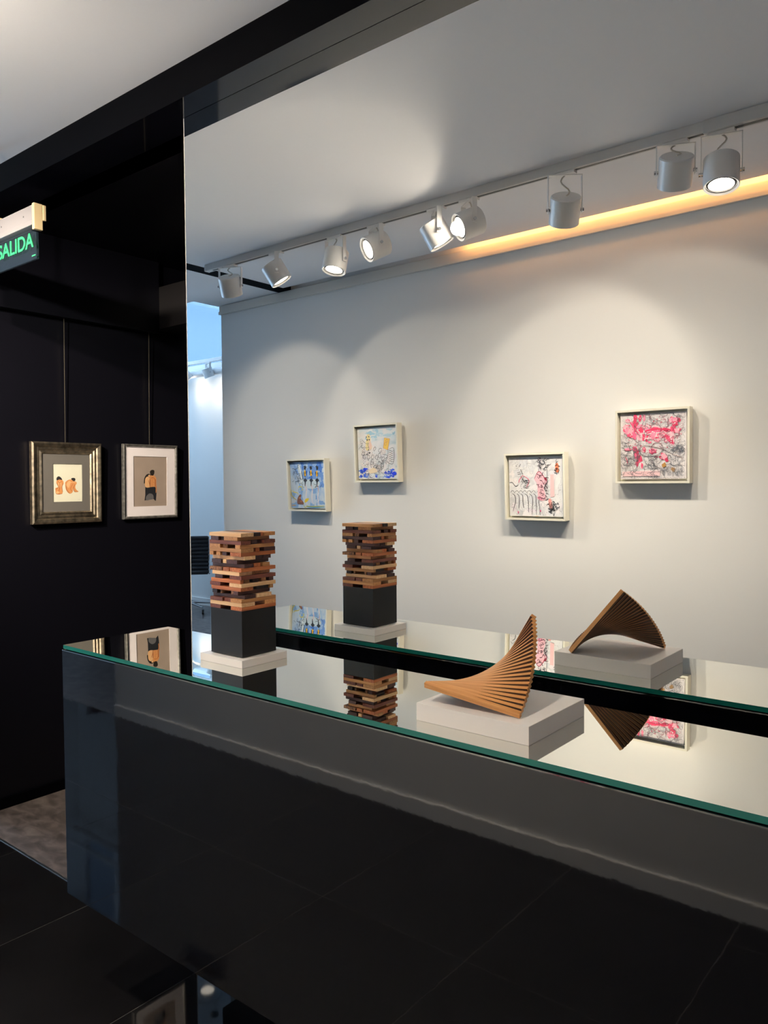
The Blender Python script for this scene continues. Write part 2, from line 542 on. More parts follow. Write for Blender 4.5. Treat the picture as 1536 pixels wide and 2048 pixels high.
# layers from the top: insets (left x, right x, front y, back y) and blocks (from, to, wood, extra inset at the visible end)
LAY = [
    ((0, 0, 0, 0), [(0, .37, 'light', 0), (.38, .57, 'vdark', 0), (.58, .66, 'orange', .002), (.67, 1, 'tan', 0)]),
    ((.006, .013, 0, .008), [(0, .3, 'dark', 0), (.31, .47, 'vdark', .006), (.5, 1, 'tan', 0)]),
    ((0, 0, 0, 0), [(0, .28, 'red', 0), (.33, .5, 'dark', .004), (.66, 1, 'red', 0)]),
    ((0, .003, 0, 0), [(0, .36, 'tan', 0), (.41, .56, 'zebra', .004), (.84, 1, 'tan', 0)]),
    ((0, 0, 0, 0), [(0, .36, 'tan', 0), (.46, .58, 'orange', .006), (.67, 1, 'dark', 0)]),
    ((0, 0, 0, 0), [(0, .13, 'tan', 0), (.2, .33, 'tan', .002), (.38, .52, 'dark', .003), (.66, 1, 'orange', 0)]),
    ((0, 0, .010, .012), [(0, .4, 'light', 0), (.43, .7, 'dark', .005), (.72, 1, 'dark', .004)]),
    ((.008, .015, 0, .010), [(0, .38, 'dark', 0), (.42, .56, 'light', .002), (.6, 1, 'dark', 0)]),
    ((0, 0, .010, .012), [(0, .33, 'dark', 0), (.37, .62, 'orange', .004), (.66, .92, 'tan', 0)]),
    ((0, 0, 0, 0), [(0, .4, 'zebra', 0), (.43, .62, 'orange', 0), (.65, 1, 'orange', 0)]),
    ((.010, .008, 0, .007), [(0, .39, 'light', 0), (.40, 1, 'tan', .006)]),
    ((.020, 0, 0, 0), [(0, .3, 'dark', 0), (.56, 1, 'red', 0)]),
    ((.005, .004, 0, .004), [(0, .1, 'orange', 0), (.15, .3, 'tan', .004), (.4, .6, 'dark', .006), (.65, .8, 'tan', .004), (.86, 1, 'dark', 0)]),
    ((0, 0, 0, 0), [(0, .34, 'red', 0), (.62, 1, 'light', 0)]),
    ((.005, .003, 0, .006), [(0, .38, 'orange', 0), (.5, .88, 'vdark', .004), (.9, 1, 'tan', 0)]),
    ((.009, .013, 0, .008), [(0, .2, 'vdark', 0), (.27, .34, 'zebra', .004), (.7, .8, 'zebra', .003), (.83, 1, 'dark', 0)]),
    ((0, 0, .010, .010), [(0, .38, 'dark', 0), (.42, .95, 'light', 0)]),
    ((0, 0, 0, 0), [(0, .4, 'red', 0), (.43, .63, 'red', .003), (.65, 1, 'tan', 0)]),
    ((0, 0, 0, 0), [(0, .38, 'light', 0), (.67, 1, 'tan', 0)]),
    ((0, 0, 0, 0), [(0, .34, 'red', 0), (.66, 1, 'orange', 0)]),
]
HX, HY = 0.0605, 0.0565
for k, (ins, blocks) in enumerate(LAY):
    zt = 0.325 - k * LH
    zb = zt - LH + 0.0002
    xa, xb, ya, yb = -HX + ins[0], HX - ins[1], -HY + ins[2], HY - ins[3]
    along_x = (k % 2 == 0)
    for (a, b, wd, e) in blocks:
        if along_x:
            p0, p1 = ya + a * (yb - ya), ya + b * (yb - ya)
            ln = (xb - e) - (xa + e * 0.5)
            cx, cy = (xb - e + xa + e * 0.5) / 2, (p0 + p1) / 2
            wid, rz = p1 - p0, 0.0
        else:
            p0, p1 = xa + a * (xb - xa), xa + b * (xb - xa)
            ln = (yb - e * 0.5) - (ya + e)
            cx, cy = (p0 + p1) / 2, (yb - e * 0.5 + ya + e) / 2
            wid, rz = p1 - p0, math.pi / 2
        bo = MB().box(-ln / 2, ln / 2, -wid / 2 + .0002, wid / 2 - .0002, 0, zt - zb).build('block', WOODS[wd], tw, bevel=0.0006)
        bo.location = (cx, cy, zb)
        bo.rotation_euler = (0, 0, rz)

# ------------------------------------------------------------------ fan sculpture
FX, FY = -0.7505, 1.2685
fan = empty('fan_sculpture', (FX, FY, HT))
tag(fan, 'twisted fan sculpture of thin wooden sticks on a thick clear block', 'sculpture')
o = bx('acrylic_base', -0.1185, 0.1185, -0.1085, 0.1085, 0, 0.0332, M['acrylic'], fan, bevel=0.0008)
o['label'] = 'thick frosted clear acrylic block'
A0 = Vector((-0.6663, 1.1909, 1.0549))
B0 = Vector((-0.8537, 1.1705, 1.0837))
AN = Vector((-0.7164, 1.3355, 1.2046))
BN = Vector((-0.8262, 1.3722, 1.0516))
C0, CN = (A0 + B0) / 2, (AN + BN) / 2
ax = (CN - C0).normalized()
d0 = (A0 - B0)
d0 = (d0 - ax * d0.dot(ax)).normalized()
dN = (AN - BN)
dN = (dN - ax * dN.dot(ax)).normalized()
ang = d0.angle(dN)
if d0.cross(dN).dot(ax) < 0:
    ang = -ang
NS = 23
pitch = (CN - C0).length / (NS - 1)
LS = 0.193
stk = MB().box(-LS / 2, LS / 2, -pitch / 2, pitch / 2, -0.005, 0.005)
stk.mi = [1, 0, 0, 1, 0, 0]
import copy
for i in range(NS):
    s = i / (NS - 1)
    d = Quaternion(ax, ang * s) @ d0
    n = ax.cross(d) if True else None
    c = C0.lerp(CN, s) + Vector((0, 0, 0.0035)) - Vector((FX, FY, HT))
    mb = MB().box(-LS / 2, LS / 2, -pitch / 2, pitch / 2, -0.0052, 0.0052)
    # faces: -x, +x, -y(axis), +y(axis), -z, +z : inner side faces are darker, undersides browner with shade painted in
    mb.mi = [0, 0, 0 if i == 0 else 1, 0 if i == NS - 1 else 1, 0 if i == 0 else 2, 0]
    so = mb.build('stick', [M['fan_light'], M['fan_dark'], M['fan_shade']], fan, bevel=0.0005)
    z = d.cross(ax)
    rm = Matrix((d, ax, z)).transposed().to_4x4()
    rm.translation = c
    so.matrix_local = rm


# ------------------------------------------------------------------ painted marks
class Paint(MB):
    """flat marks in the (u, v) plane of a picture; u to the right in metres, v up, each stroke a little above the last"""

    def __init__(self, W, Hh, seed=1):
        super().__init__()
        self.W, self.H, self.lv = W, Hh, 0
        self.rnd = random.Random(seed)

    def z(self):
        self.lv += 1
        return 0.00012 + self.lv * 0.0000035

    def P(self, p):
        u, v = min(max(p[0], .004), .996), min(max(p[1], .004), .996)
        return ((u - 0.5) * self.W, (v - 0.5) * self.H)

    def poly(self, pts, col, smooth=True, star=False):
        if smooth:
            pts = spline(pts, closed=True)
        z = self.z()
        q = [self.P(p) for p in pts]
        n = len(q)
        vs = [(p[0], p[1], z) for p in q]
        if star:
            cx = sum(p[0] for p in q) / n
            cy = sum(p[1] for p in q) / n
            self.add([(cx, cy, z)] + vs, [(0, 1 + i, 1 + (i + 1) % n) for i in range(n)], 0, lin(col))
        else:
            tri = tessellate_polygon([[Vector((p[0], p[1], 0)) for p in q]])
            self.add(vs, [tuple(t) for t in tri], 0, lin(col))

    def blob(self, u, v, ru, rv, col, rough=0.25, n=12, rot=0):
        pts = []
        for i in range(n):
            t = 2 * math.pi * i / n
            k = 1 + self.rnd.uniform(-rough, rough)
            a, b = ru * k * math.cos(t), rv * k * math.sin(t)
            pts.append((u + a * math.cos(rot) - b * math.sin(rot), v + a * math.sin(rot) + b * math.cos(rot)))
        self.poly(pts, col, star=True)

    def line(self, pts, wd, col, smooth=True, taper=True):
        if smooth and len(pts) > 2:
            pts = spline(pts, closed=False)
        z = self.z()
        q = [self.P(p) for p in pts]
        vs, fs = [], []
        wd *= self.W
        for i, p in enumerate(q):
            a, b = q[max(0, i - 1)], q[min(len(q) - 1, i + 1)]
            dx, dy = b[0] - a[0], b[1] - a[1]
            l = math.hypot(dx, dy) or 1
            k = wd / 2 * (0.55 + 0.45 * math.sin(math.pi * i / max(1, len(q) - 1)) if taper else 1)
            vs += [(p[0] - dy / l * k, p[1] + dx / l * k, z), (p[0] + dy / l * k, p[1] - dx / l * k, z)]
        for i in range(len(q) - 1):
            fs.append((2 * i, 2 * i + 1, 2 * i + 3, 2 * i + 2))
        self.add(vs, fs, 0, lin(col))

    def scribble(self, u0, u1, v0, v1, n, wd, col, steps=5, size=0.05):
        R = self.rnd
        for _ in range(n):
            u, v = R.uniform(u0, u1), R.uniform(v0, v1)
            t = R.uniform(0, 6.28)
            pts = [(u, v)]
            for _ in range(steps):
                t += R.uniform(-1.6, 1.6)
                u += math.cos(t) * size * R.uniform(.3, 1)
                v += math.sin(t) * size * R.uniform(.3, 1)
                pts.append((min(max(u, .015), .985), min(max(v, .015), .985)))
            self.line(pts, wd * R.uniform(.6, 1.3), col)

    def dots(self, u0, u1, v0, v1, n, r, col):
        for _ in range(n):
            self.blob(self.rnd.uniform(u0, u1), self.rnd.uniform(v0, v1), r * self.rnd.uniform(.5, 1.3), r * self.rnd.uniform(.5, 1.3),
                      col, .3, 6)


def spline(pts, closed, sub=4):
    n = len(pts)
    out = []
    rng = range(n) if closed else range(n - 1)
    for i in rng:
        if closed:
            p0, p1, p2, p3 = pts[i - 1], pts[i], pts[(i + 1) % n], pts[(i + 2) % n]
        else:
            p0, p1, p2, p3 = pts[max(0, i - 1)], pts[i], pts[i + 1], pts[min(n - 1, i + 2)]
        for k in range(sub):
            t = k / sub
            out.append(tuple(0.5 * (2 * b + (c - a) * t + (2 * a - 5 * b + 4 * c - d) * t * t + (3 * b - a - 3 * c + d) * t ** 3)
                             for a, b, c, d in zip(p0, p1, p2, p3)))
    if not closed:
        out.append(pts[-1])
    return out


# ------------------------------------------------------------------ four paintings on the white wall
def painting(name, xl, xr, zb, zt, lean, canvas, draw, label, seed):
    W, Hh, D, T = xr - xl, zt - zb, 0.045, 0.010
    e = empty(name, ((xl + xr) / 2, YO + 0.002, zb))
    tag(e, label, 'painting', 'cream framed paintings on the white wall')
    e.rotation_euler = (math.radians(-lean), 0, 0)
    # local: x right, y out of the wall, z up
    for (a, b, c, d) in ((-W / 2, W / 2, 0, T), (-W / 2, W / 2, Hh - T, Hh), (-W / 2, -W / 2 + T, T, Hh - T), (W / 2 - T, W / 2, T, Hh - T)):
        bx('frame_rail', a, b, 0, D, c, d, M['cream'], e, bevel=0.0006)
    bx('backing_board', -W / 2 + T, W / 2 - T, 0.0, 0.006, T, Hh - T, M['cream'], e)
    g = 0.010
    cw, ch = W - 2 * T - 2 * g, Hh - 2 * T - 2 * g
    co = bx('canvas', -cw / 2, cw / 2, -0.012, 0.012, -ch / 2, ch / 2, canvas, e)
    co.location = (0, 0.018, Hh / 2)
    p = Paint(cw, ch, seed)
    draw(p)
    # paint plane: u -> x, v -> z, height -> y
    p.v = [(a, c, b) for a, b, c in p.v]
    po = p.build('painted_marks', M['paint'], co)
    po.location = (0, 0.012, 0)
    po['kind'] = 'stuff'


K, G = '#1d1d22', '#55585f'


def draw1(p):
    def q(x, y):
        return ((x - 150 - (y - 250) * 0.045) / 1050, 1 - (y - 255) / 1365)

    R = p.rnd
    for _ in range(26):
        p.blob(R.uniform(.35, .98), R.uniform(.5, .98), R.uniform(.03, .1), R.uniform(.03, .12), R.choice(['#4f7fd0', '#6c95d8', '#3f6fc8', '#8fb0e0']), .4)
    for _ in range(24):
        p.blob(R.uniform(.05, .95), R.uniform(.05, .5), R.uniform(.03, .09), R.uniform(.04, .12), R.choice(['#a9c2df', '#c4d3e3', '#7fa5d6', '#b9c9dd']), .4)
    p.poly([q(*a) for a in ((430, 330), (500, 520), (560, 760), (900, 760), (1050, 830), (1080, 930), (900, 1050), (560, 1000), (480, 900), (470, 700), (400, 480))], '#c3d2dc')
    p.line([q(420, 300), q(480, 480), q(520, 700), q(500, 900)], .035, '#eef1f2')
    p.scribble(.2, .3, .5, .95, 16, .010, '#2c3440', 5, .05)
    p.scribble(.08, .26, .55, .85, 12, .008, '#5a6a88', 4, .04)
    p.line([q(520, 520), q(540, 640), q(565, 740)], .022, '#274a5c')
    p.line([q(520, 745), q(600, 745)], .014, '#274a5c')
    for (x, dx) in ((630, 0), (815, 0), (995, 10)):
        p.blob(*q(x + dx, 430 + dx), .036, .048, '#23232b', .3)
        p.line([q(x - 50, 390 + dx), q(x + 55, 400 + dx)], .02, '#2a2a33')
        p.blob(*q(x, 590 + 2 * dx), .040, .062, '#1f1f28', .15)
        p.poly([q(x - 25, 510 + 2 * dx), q(x + 20, 505 + 2 * dx), q(x + 15, 580 + 2 * dx), q(x + 30, 650 + 2 * dx), q(x - 18, 660 + 2 * dx), q(x - 12, 580 + 2 * dx)], '#f2b928')
        p.line([q(x + 20, 660), q(x + 20, 760)], .02, '#22222a')
        p.poly([q(x - 45, 800), q(x + 5, 740), q(x + 70, 800), q(x + 30, 850), q(x + 15, 960), q(x - 5, 960), q(x - 10, 850)], '#25262c')
        p.line([q(x + 20, 930), q(x + 50, 1100), q(x + 30, 1300), q(x + 70, 1510)], .026, '#e6d9da')
        p.line([q(x + 25, 950), q(x + 45, 1100)], .014, '#dd8d8d')
    p.scribble(.78, .86, .45, .5, 6, .008, '#33363d', 5, .04)
    yl = '#d9c832'
    p.line([q(190, 1070), q(200, 1220), q(280, 1320), q(380, 1390)], .020, '#53652b')
    p.line([q(190, 1070), q(200, 1220), q(280, 1320), q(380, 1390)], .012, yl)
    p.line([q(230, 1080), q(270, 1140), q(390, 1170), q(430, 1240)], .016, yl)
    p.line([q(430, 1050), q(440, 985), q(520, 990), q(560, 1070), q(520, 1090)], .018, yl)
    p.line([q(430, 1050), q(460, 1190)], .03, '#5f9bd0')
    p.poly([q(400, 1500), q(400, 1330), q(470, 1220), q(520, 1240), q(500, 1340), q(580, 1440), q(580, 1510)], '#7a4a33')
    p.blob(*q(470, 1320), .03, .02, '#b97a4d')
    p.blob(*q(510, 1420), .03, .02, '#b06a3e')
    p.line([q(400, 1500), q(580, 1515)], .02, '#2c2024')
    p.poly([q(620, 1440), q(650, 1350), q(750, 1330), q(720, 1410), q(640, 1460)], '#e2c31e')
    p.line([q(600, 1480), q(600, 1570), q(660, 1600), q(690, 1560), q(800, 1570), q(1000, 1560), q(1220, 1545)], .018, '#c9bb3f')
    p.line([q(690, 1580), q(900, 1590), q(1230, 1580)], .020, '#3d7f86')
    p.line([q(230, 1550), q(340, 1540)], .022, '#e3a93a')
    p.blob(*q(790, 710), .03, .02, '#2f6fd4')


def draw2(p):
    def q(x, y):
        return ((x - 170 - (y - 200) * 0.03) / 1000, 1 - (y - 205) / 1265)

    R = p.rnd
    for _ in range(22):
        p.blob(R.uniform(.05, .95), R.uniform(.78, .98), R.uniform(.03, .1), R.uniform(.02, .05), R.choice(['#9cc3d8', '#b9d3e0', '#d6e3ea', '#eceff2']), .4)
    for _ in range(30):
        p.blob(R.uniform(.05, .95), R.uniform(.1, .68), R.uniform(.04, .1), R.uniform(.03, .08), R.choice(['#f1ecee', '#eae6ec', '#f3eae8', '#eeeef1']), .4)
    p.poly([q(430, 380), q(500, 370), q(530, 560), q(560, 700), q(480, 760), q(400, 740), q(400, 560), q(420, 480)], '#ecd79a')
    p.poly([q(490, 500), q(560, 640), q(520, 740), q(480, 720)], '#eec9b8')
    for a in ((410, 430), (440, 500), (480, 430), (490, 500), (470, 750), (500, 820), (430, 860)):
        p.blob(*q(*a), .015, .014, K, .5, 7)
    p.line([q(460, 560), q(455, 640), q(480, 680), q(480, 740)], .008, K)
    p.line([q(250, 600), q(310, 570), q(280, 660), q(330, 700), q(370, 650)], .010, G)
    p.scribble(.07, .25, .35, .75, 12, .006, G, 5, .05)
    p.poly([q(880, 470), q(1015, 500), q(965, 770), q(855, 720)], '#e9c054', smooth=False)
    p.line([q(880, 470), q(1015, 500), q(965, 770), q(855, 720), q(880, 470)], .010, '#b9735a', smooth=False)
    for c in ((945, 545), (910, 620)):
        p.line([q(c[0] + 30 * math.cos(t), c[1] + 32 * math.sin(t)) for t in [k * .7 for k in range(10)]], .007, '#a8655c')
    p.line([q(905, 760), q(880, 900)], .010, '#9c7d7d')
    p.line([q(970, 770), q(1100, 720), q(1130, 900), q(1090, 1110), q(940, 1040), q(970, 900), q(970, 770)], .010, G)
    for k in range(6):
        p.line([q(985, 800 + 50 * k), q(1030, 780 + 50 * k), q(1070, 810 + 50 * k), q(1120, 790 + 50 * k)], .009, '#3a3a42')
    p.line([q(1000, 1090), q(970, 1250)], .012, G)
    p.line([q(620, 790), q(600, 740), q(640, 680), q(660, 720), q(620, 790)], .009, K)
    for (x, y) in ((770, 770), (760, 900), (690, 940), (850, 980), (580, 920), (470, 930), (570, 1080), (740, 1090), (830, 1150), (640, 1200), (340, 850), (360, 920)):
        n = R.randint(5, 8)
        p.line([q(x + R.uniform(20, 50) * math.cos(t), y + R.uniform(40, 75) * math.sin(t)) for t in [k * 6.6 / n for k in range(n + 1)]], .008, '#33343c')
    p.scribble(.28, .72, .1, .5, 34, .006, '#3c3d45', 5, .05)
    p.dots(.1, .7, .1, .55, 90, .006, '#4a4b52')
    for _ in range(34):
        u = R.choice([R.uniform(.02, .27), R.uniform(.68, .97), R.uniform(.02, .97)])
        p.blob(u, R.uniform(.03, .18 if u < .3 or u > .65 else .08), R.uniform(.02, .06), R.uniform(.012, .03), R.choice(['#1f45d8', '#3a63d9', '#6f90df', '#2f55c4']), .4)
    p.blob(.17, .19, .06, .03, '#1f3fd6', .4)
    p.blob(.9, .1, .07, .035, '#1836d8', .3)
    p.dots(.03, .97, .02, .14, 50, .007, '#f0efe8')
    p.scribble(.03, .97, .03, .2, 18, .006, '#4a4f6a', 5, .05)
    p.poly([q(560, 1200), q(640, 1210), q(700, 1300), q(520, 1330), q(470, 1280)], '#e8d3b4')


def draw3(p):
    def q(x, y):
        return ((x - 150 - (y - 170) * 0.03) / 1060, 1 - (y - 175) / 1090)

    R = p.rnd
    for _ in range(40):
        p.blob(R.uniform(.04, .96), R.uniform(.04, .96), R.uniform(.03, .1), R.uniform(.03, .1), R.choice(['#dcdde3', '#eae6ea', '#d3d4da', '#efeaec', '#e7dfe6']), .4)
    p.scribble(.03, .97, .03, .97, 70, .004, '#b0b2ba', 6, .06)
    p.dots(.03, .97, .02, .5, 110, .004, '#54565e')
    for (x0, x1, x2, yb) in ((230, 300, 250, 1180), (320, 375, 370, 1130), (400, 450, 470, 1110), (480, 560, 570, 1190), (570, 650, 635, 1240), (660, 715, 725, 1240), (760, 770, 800, 1240)):
        p.line([q(x0, 850), q((x0 + x1) / 2 + 20, 890), q(x1, 1000), q((x1 + x2) / 2, 1080), q(x2, yb)], .011, '#30323a')
        p.line([q(x0 - 40, 830), q(x0 + 10, 790), q(x0 + 60, 850)], .006, G)
    p.line([q(165, 650), q(230, 640), q(300, 715), q(360, 680)], .009, K)
    p.line([q(440, 510), q(380, 590), q(360, 650)], .014, '#d86a86')
    p.line([q(440, 510), q(570, 600), q(520, 740)], .014, '#e27a92')
    p.line([q(400, 400), q(440, 495)], .018, K)
    for a, b in (((300, 330), (330, 350)), ((370, 350), (400, 300)), ((320, 385), (335, 370)), ((330, 460), (400, 450)), ((340, 490), (410, 480))):
        p.line([q(*a), q(*b)], .013, K)
    p.poly([q(680, 570), q(770, 440), q(860, 530), q(930, 600), q(930, 660), q(860, 700), q(900, 870), q(900, 960), q(780, 970), q(750, 860), q(740, 720), q(720, 640)], '#e6b4c0')
    p.line([q(680, 575), q(765, 440), q(880, 560), q(930, 640)], .013, '#9c3350')
    p.blob(*q(900, 580), .03, .03, '#8f1f3c', .4)
    p.blob(*q(790, 930), .05, .03, '#d98aa2', .4)
    p.scribble(.56, .70, .28, .72, 44, .010, '#3a1c2a', 3, .03)
    p.scribble(.56, .72, .76, .96, 26, .008, '#33353c', 3, .05)
    p.line([q(810, 210), q(900, 330), q(930, 480), q(925, 740), q(900, 960)], .008, G)
    p.scribble(.26, .32, .5, .62, 14, .008, '#33353c', 4, .04)
    p.poly([q(990, 500), q(1055, 500), q(1075, 900), q(1000, 910)], '#eec2c4', smooth=False)
    for k in range(16):
        p.line([q(992, 520 + 24 * k), q(1060, 515 + 24 * k)], .004, '#d9949c')
    p.poly([q(1090, 320), q(1140, 310), q(1150, 450), q(1100, 450)], '#ee7d55')
    p.scribble(.87, .93, .70, .92, 16, .009, K, 3, .03)
    p.poly([q(960, 960), q(1010, 950), q(1040, 1100), q(985, 1110)], '#eda39d')
    p.scribble(.76, .84, .04, .26, 26, .010, K, 3, .035)
    p.scribble(.84, .9, .12, .26, 10, .010, '#33353c', 3, .03)
    for a in ((360, 1195), (805, 1165)):
        p.blob(*q(*a), .015, .02, '#cf5f86', .4)
    p.blob(*q(740, 1262), .03, .008, '#e2a93a', .3)


def draw4(p):
    def q(x, y):
        return ((x - 150 - (y - 140) * 0.01) / 1145, 1 - (y - 140) / 1110)

    R = p.rnd
    p.scribble(.02, .98, .02, .98, 120, .0045, '#8a8b93', 6, .05)
    p.dots(.02, .98, .02, .98, 260, .0045, '#3a3b42')
    pk = ['#c93a62', '#cf5075', '#d97a95', '#b9244f', '#dfa0b0']
    p.poly([q(480, 380), q(640, 330), q(900, 380), q(1080, 420), q(1100, 700), q(1000, 600), q(800, 560), q(500, 600), q(450, 500)], '#ecc3cd')
    for (x, y, a, b) in ((430, 220, 40, 90), (510, 230, 25, 60), (580, 210, 22, 60), (420, 330, 60, 70), (500, 380, 70, 60), (560, 420, 60, 60), (640, 430, 80, 50),
                         (740, 420, 90, 45), (860, 430, 90, 30), (980, 430, 80, 35), (1080, 420, 70, 50), (1150, 440, 60, 50), (1060, 270, 50, 60), (1130, 290, 80, 70),
                         (1100, 350, 60, 50), (1180, 270, 35, 45), (260, 380, 60, 60), (300, 440, 80, 60), (360, 420, 60, 60), (250, 340, 50, 30), (270, 245, 35, 30),
                         (500, 510, 30, 70), (570, 540, 25, 60), (735, 520, 40, 80), (690, 620, 40, 25), (810, 590, 40, 40), (900, 520, 70, 40), (970, 560, 50, 40),
                         (1020, 600, 50, 45), (1070, 650, 30, 50), (960, 610, 30, 40), (630, 530, 22, 22), (630, 590, 22, 22), (300, 740, 80, 18), (420, 740, 40, 50),
                         (450, 830, 50, 70), (510, 900, 40, 70), (460, 970, 25, 60), (540, 1010, 20, 50), (580, 760, 22, 60), (740, 780, 70, 45), (930, 880, 80, 60),
                         (980, 940, 30, 40), (800, 885, 30, 18), (500, 1170, 45, 22), (400, 500, 60, 60), (330, 510, 50, 40)):
        for _ in range(2):
            p.blob(*q(x + R.uniform(-14, 14), y + R.uniform(-14, 14)), a / 1145 * R.uniform(.7, 1), b / 1110 * R.uniform(.7, 1), R.choice(pk), .35)
    p.dots(.03, .95, .38, .95, 120, .011, '#ece4e7')
    p.dots(.05, .95, .4, .95, 70, .009, '#a31f47')
    p.scribble(.05, .95, .5, .95, 40, .005, '#7a2440', 5, .04)
    p.line([q(330, 270), q(420, 400), q(480, 470)], .022, '#c43a62')
    p.line([q(600, 440), q(760, 405), q(1000, 430)], .028, '#c01f4f')
    p.poly([q(200, 1120), q(860, 1110), q(870, 1200), q(200, 1200)], '#efd0d3', smooth=False)
    for k in range(8):
        p.line([q(215, 1125 + 10 * k), q(500, 1122 + 10 * k), q(855, 1126 + 10 * k)], .003, '#d99aa4')
    p.line([q(520, 700), q(620, 685), q(760, 710), q(900, 750), q(1090, 840)], .008, '#6a5550')
    p.line([q(920, 740), q(880, 660), q(790, 640), q(720, 690), q(710, 760)], .008, '#5a4a4c')
    p.line([q(520, 720), q(510, 780), q(560, 850), q(660, 865), q(800, 850), q(900, 790), q(930, 740)], .009, '#3f3a3e')
    p.line([q(710, 860), q(720, 960), q(790, 1030), q(860, 1065)], .006, '#5a4a4c')
    p.line([q(245, 860), q(280, 930), q(290, 1020)], .012, '#b33a58')
    p.line([q(1030, 990), q(1100, 1030), q(1170, 1000)], .010, G)
    p.line([q(1080, 840), q(1230, 900), q(1235, 930)], .008, '#a08a86')
    p.blob(*q(935, 1015), .03, .035, '#a3773a', .4)
    p.blob(*q(1095, 1095), .03, .032, '#a3773a', .4)
    p.scribble(.02, .65, .08, .3, 40, .006, '#4a4b52', 6, .06)
    p.scribble(.02, .3, .3, .65, 34, .006, '#4a4b52', 5, .04)
    p.scribble(.74, .97, .1, .5, 34, .005, '#4a4c54', 5, .05)
    p.scribble(.8, .97, .34, .5, 10, .010, '#4f5560', 3, .05)
    for k in range(12):
        x = 930 + 28 * k
        p.line([q(x, 1060 + R.uniform(-20, 20)), q(x + R.uniform(-20, 20), 1200)], .008, '#6d7078')
    for k in range(46):
        x = 180 + 24.5 * k
        p.line([q(x, 1225 + R.uniform(-6, 6)), q(x + R.uniform(4, 16), 1238 + R.uniform(-8, 8))], .010 if k > 30 else .006, K)
    p.scribble(.2, .95, .8, .98, 26, .005, '#3a3b42', 6, .06)
    for c, rr in (((745, 785), 34), ((745, 785), 20), ((960, 610), 26)):
        p.line([q(c[0] + rr * math.cos(t), c[1] + rr * math.sin(t)) for t in [k * .7 for k in range(10)]], .006, '#8f2f52')
    p.line([q(690, 270), q(730, 255), q(780, 275), q(740, 300), q(690, 270)], .007, G)


painting('blue_painting', -3.710, -3.366, 1.287, 1.623, 2.6, M['canvas1'], draw1, 'small blue painting of three dark figures in yellow, leftmost on the white wall', 3)
painting('sky_painting', -3.126, -2.788, 1.470, 1.815, 2.4, M['canvas2'], draw2, 'small pale painting with a yellow placard and blue waves along its bottom', 4)
painting('white_painting', -2.080, -1.738, 1.270, 1.614, 2.6, M['canvas3'], draw3, 'small white painting with black curved lines and a pink arrow shape', 5)
painting('crimson_painting', -1.482, -1.138, 1.455, 1.798, 1.0, M['canvas4'], draw4, 'small white painting covered in crimson blotches, rightmost on the white wall', 6)


# ------------------------------------------------------------------ two framed drawings on the black wall
def rail_frame(e, W, Hh, prof, mt):
    """four mitred rails; profile = (distance inward, height out of the wall)"""
    # local axes: x right (world +Y), y up, z out of the wall
    cs = [(-W / 2, 0), (W / 2, 0), (W / 2, Hh), (-W / 2, Hh)]
    ins = [(1, 1), (-1, 1), (-1, -1), (1, -1)]
    n = len(prof)
    for k in range(4):
        a, b = k, (k + 1) % 4
        vs = []
        for c in (a, b):
            for (d, h) in prof:
                vs.append((cs[c][0] + ins[c][0] * d, cs[c][1] + ins[c][1] * d, h))
        fs = [(i, (i + 1) % n, n + (i + 1) % n, n + i) for i in range(n)]
        fs += [tuple(range(n)), tuple(range(2 * n - 1, n - 1, -1))]
        MB().add(vs, fs).build('frame_rail', mt, e)


def wall_frame(name, y0, y1, z0, z1, prof, fmat, mmat, opening, pmat, draw, label, lean, seed):
    W, Hh = y1 - y0, z1 - z0
    e = empty(name)
    m4 = Matrix(((0, 0, 1), (1, 0, 0), (0, 1, 0))).to_4x4()   # local x->Y, y->Z, z->X
    m4.translation = Vector((XW + 0.004, (y0 + y1) / 2, z0))
    e.matrix_world = m4 @ Matrix.Rotation(math.radians(lean), 4, 'X')
    tag(e, label, 'framed drawing', 'framed drawings on the black wall')
    rail_frame(e, W, Hh, prof, fmat)
    t = max(d for d, h in prof)
    bx('backing_board', -W / 2 + .004, W / 2 - .004, .004, Hh - .004, 0.0, 0.003, M['matte_black'], e)
    # mat board as four strips around the opening (fractions of the frame, u right, v up)
    u0, u1, v0, v1 = opening
    X0, X1, Y0, Y1 = -W / 2 + u0 * W, -W / 2 + u1 * W, v0 * Hh, v1 * Hh
    a, b = -W / 2 + t - .003, W / 2 - t + .003
    c, d = t - .003, Hh - t + .003
    mb = MB()
    o_ = [(a, c), (b, c), (b, d), (a, d)]
    i_ = [(X0, Y0), (X1, Y0), (X1, Y1), (X0, Y1)]
    vs = [(x, y, .008) for x, y in o_] + [(x, y, .008) for x, y in i_] + [(x, y, .0055) for x, y in i_]
    fs = []
    for k in range(4):
        j = (k + 1) % 4
        fs += [(k, j, 4 + j, 4 + k), (4 + k, 4 + j, 8 + j, 8 + k)]
    mb.add(vs, fs).build('mat_board', mmat, e)
    pw, ph = X1 - X0, Y1 - Y0
    po = bx('drawing_paper', -pw / 2 - .004, pw / 2 + .004, -ph / 2 - .004, ph / 2 + .004, 0, .0015, pmat, e)
    po.location = ((X0 + X1) / 2, (Y0 + Y1) / 2, .0035)
    p = Paint(pw, ph, seed)
    draw(p)
    mo = p.build('painted_figures', M['paint'], po)
    mo.location = (0, 0, .0015)
    mo['kind'] = 'stuff'
    bx('glass_pane', a, b, c, d, .0095, .0105, M['pane'], e)
    bx('hanging_wire', -.0012, .0012, Hh - .01, 2.26 - z0, -.001, .0014, M['wire'], e)


SK, SK2, SK3 = '#d9965c', '#b96a38', '#e8b682'


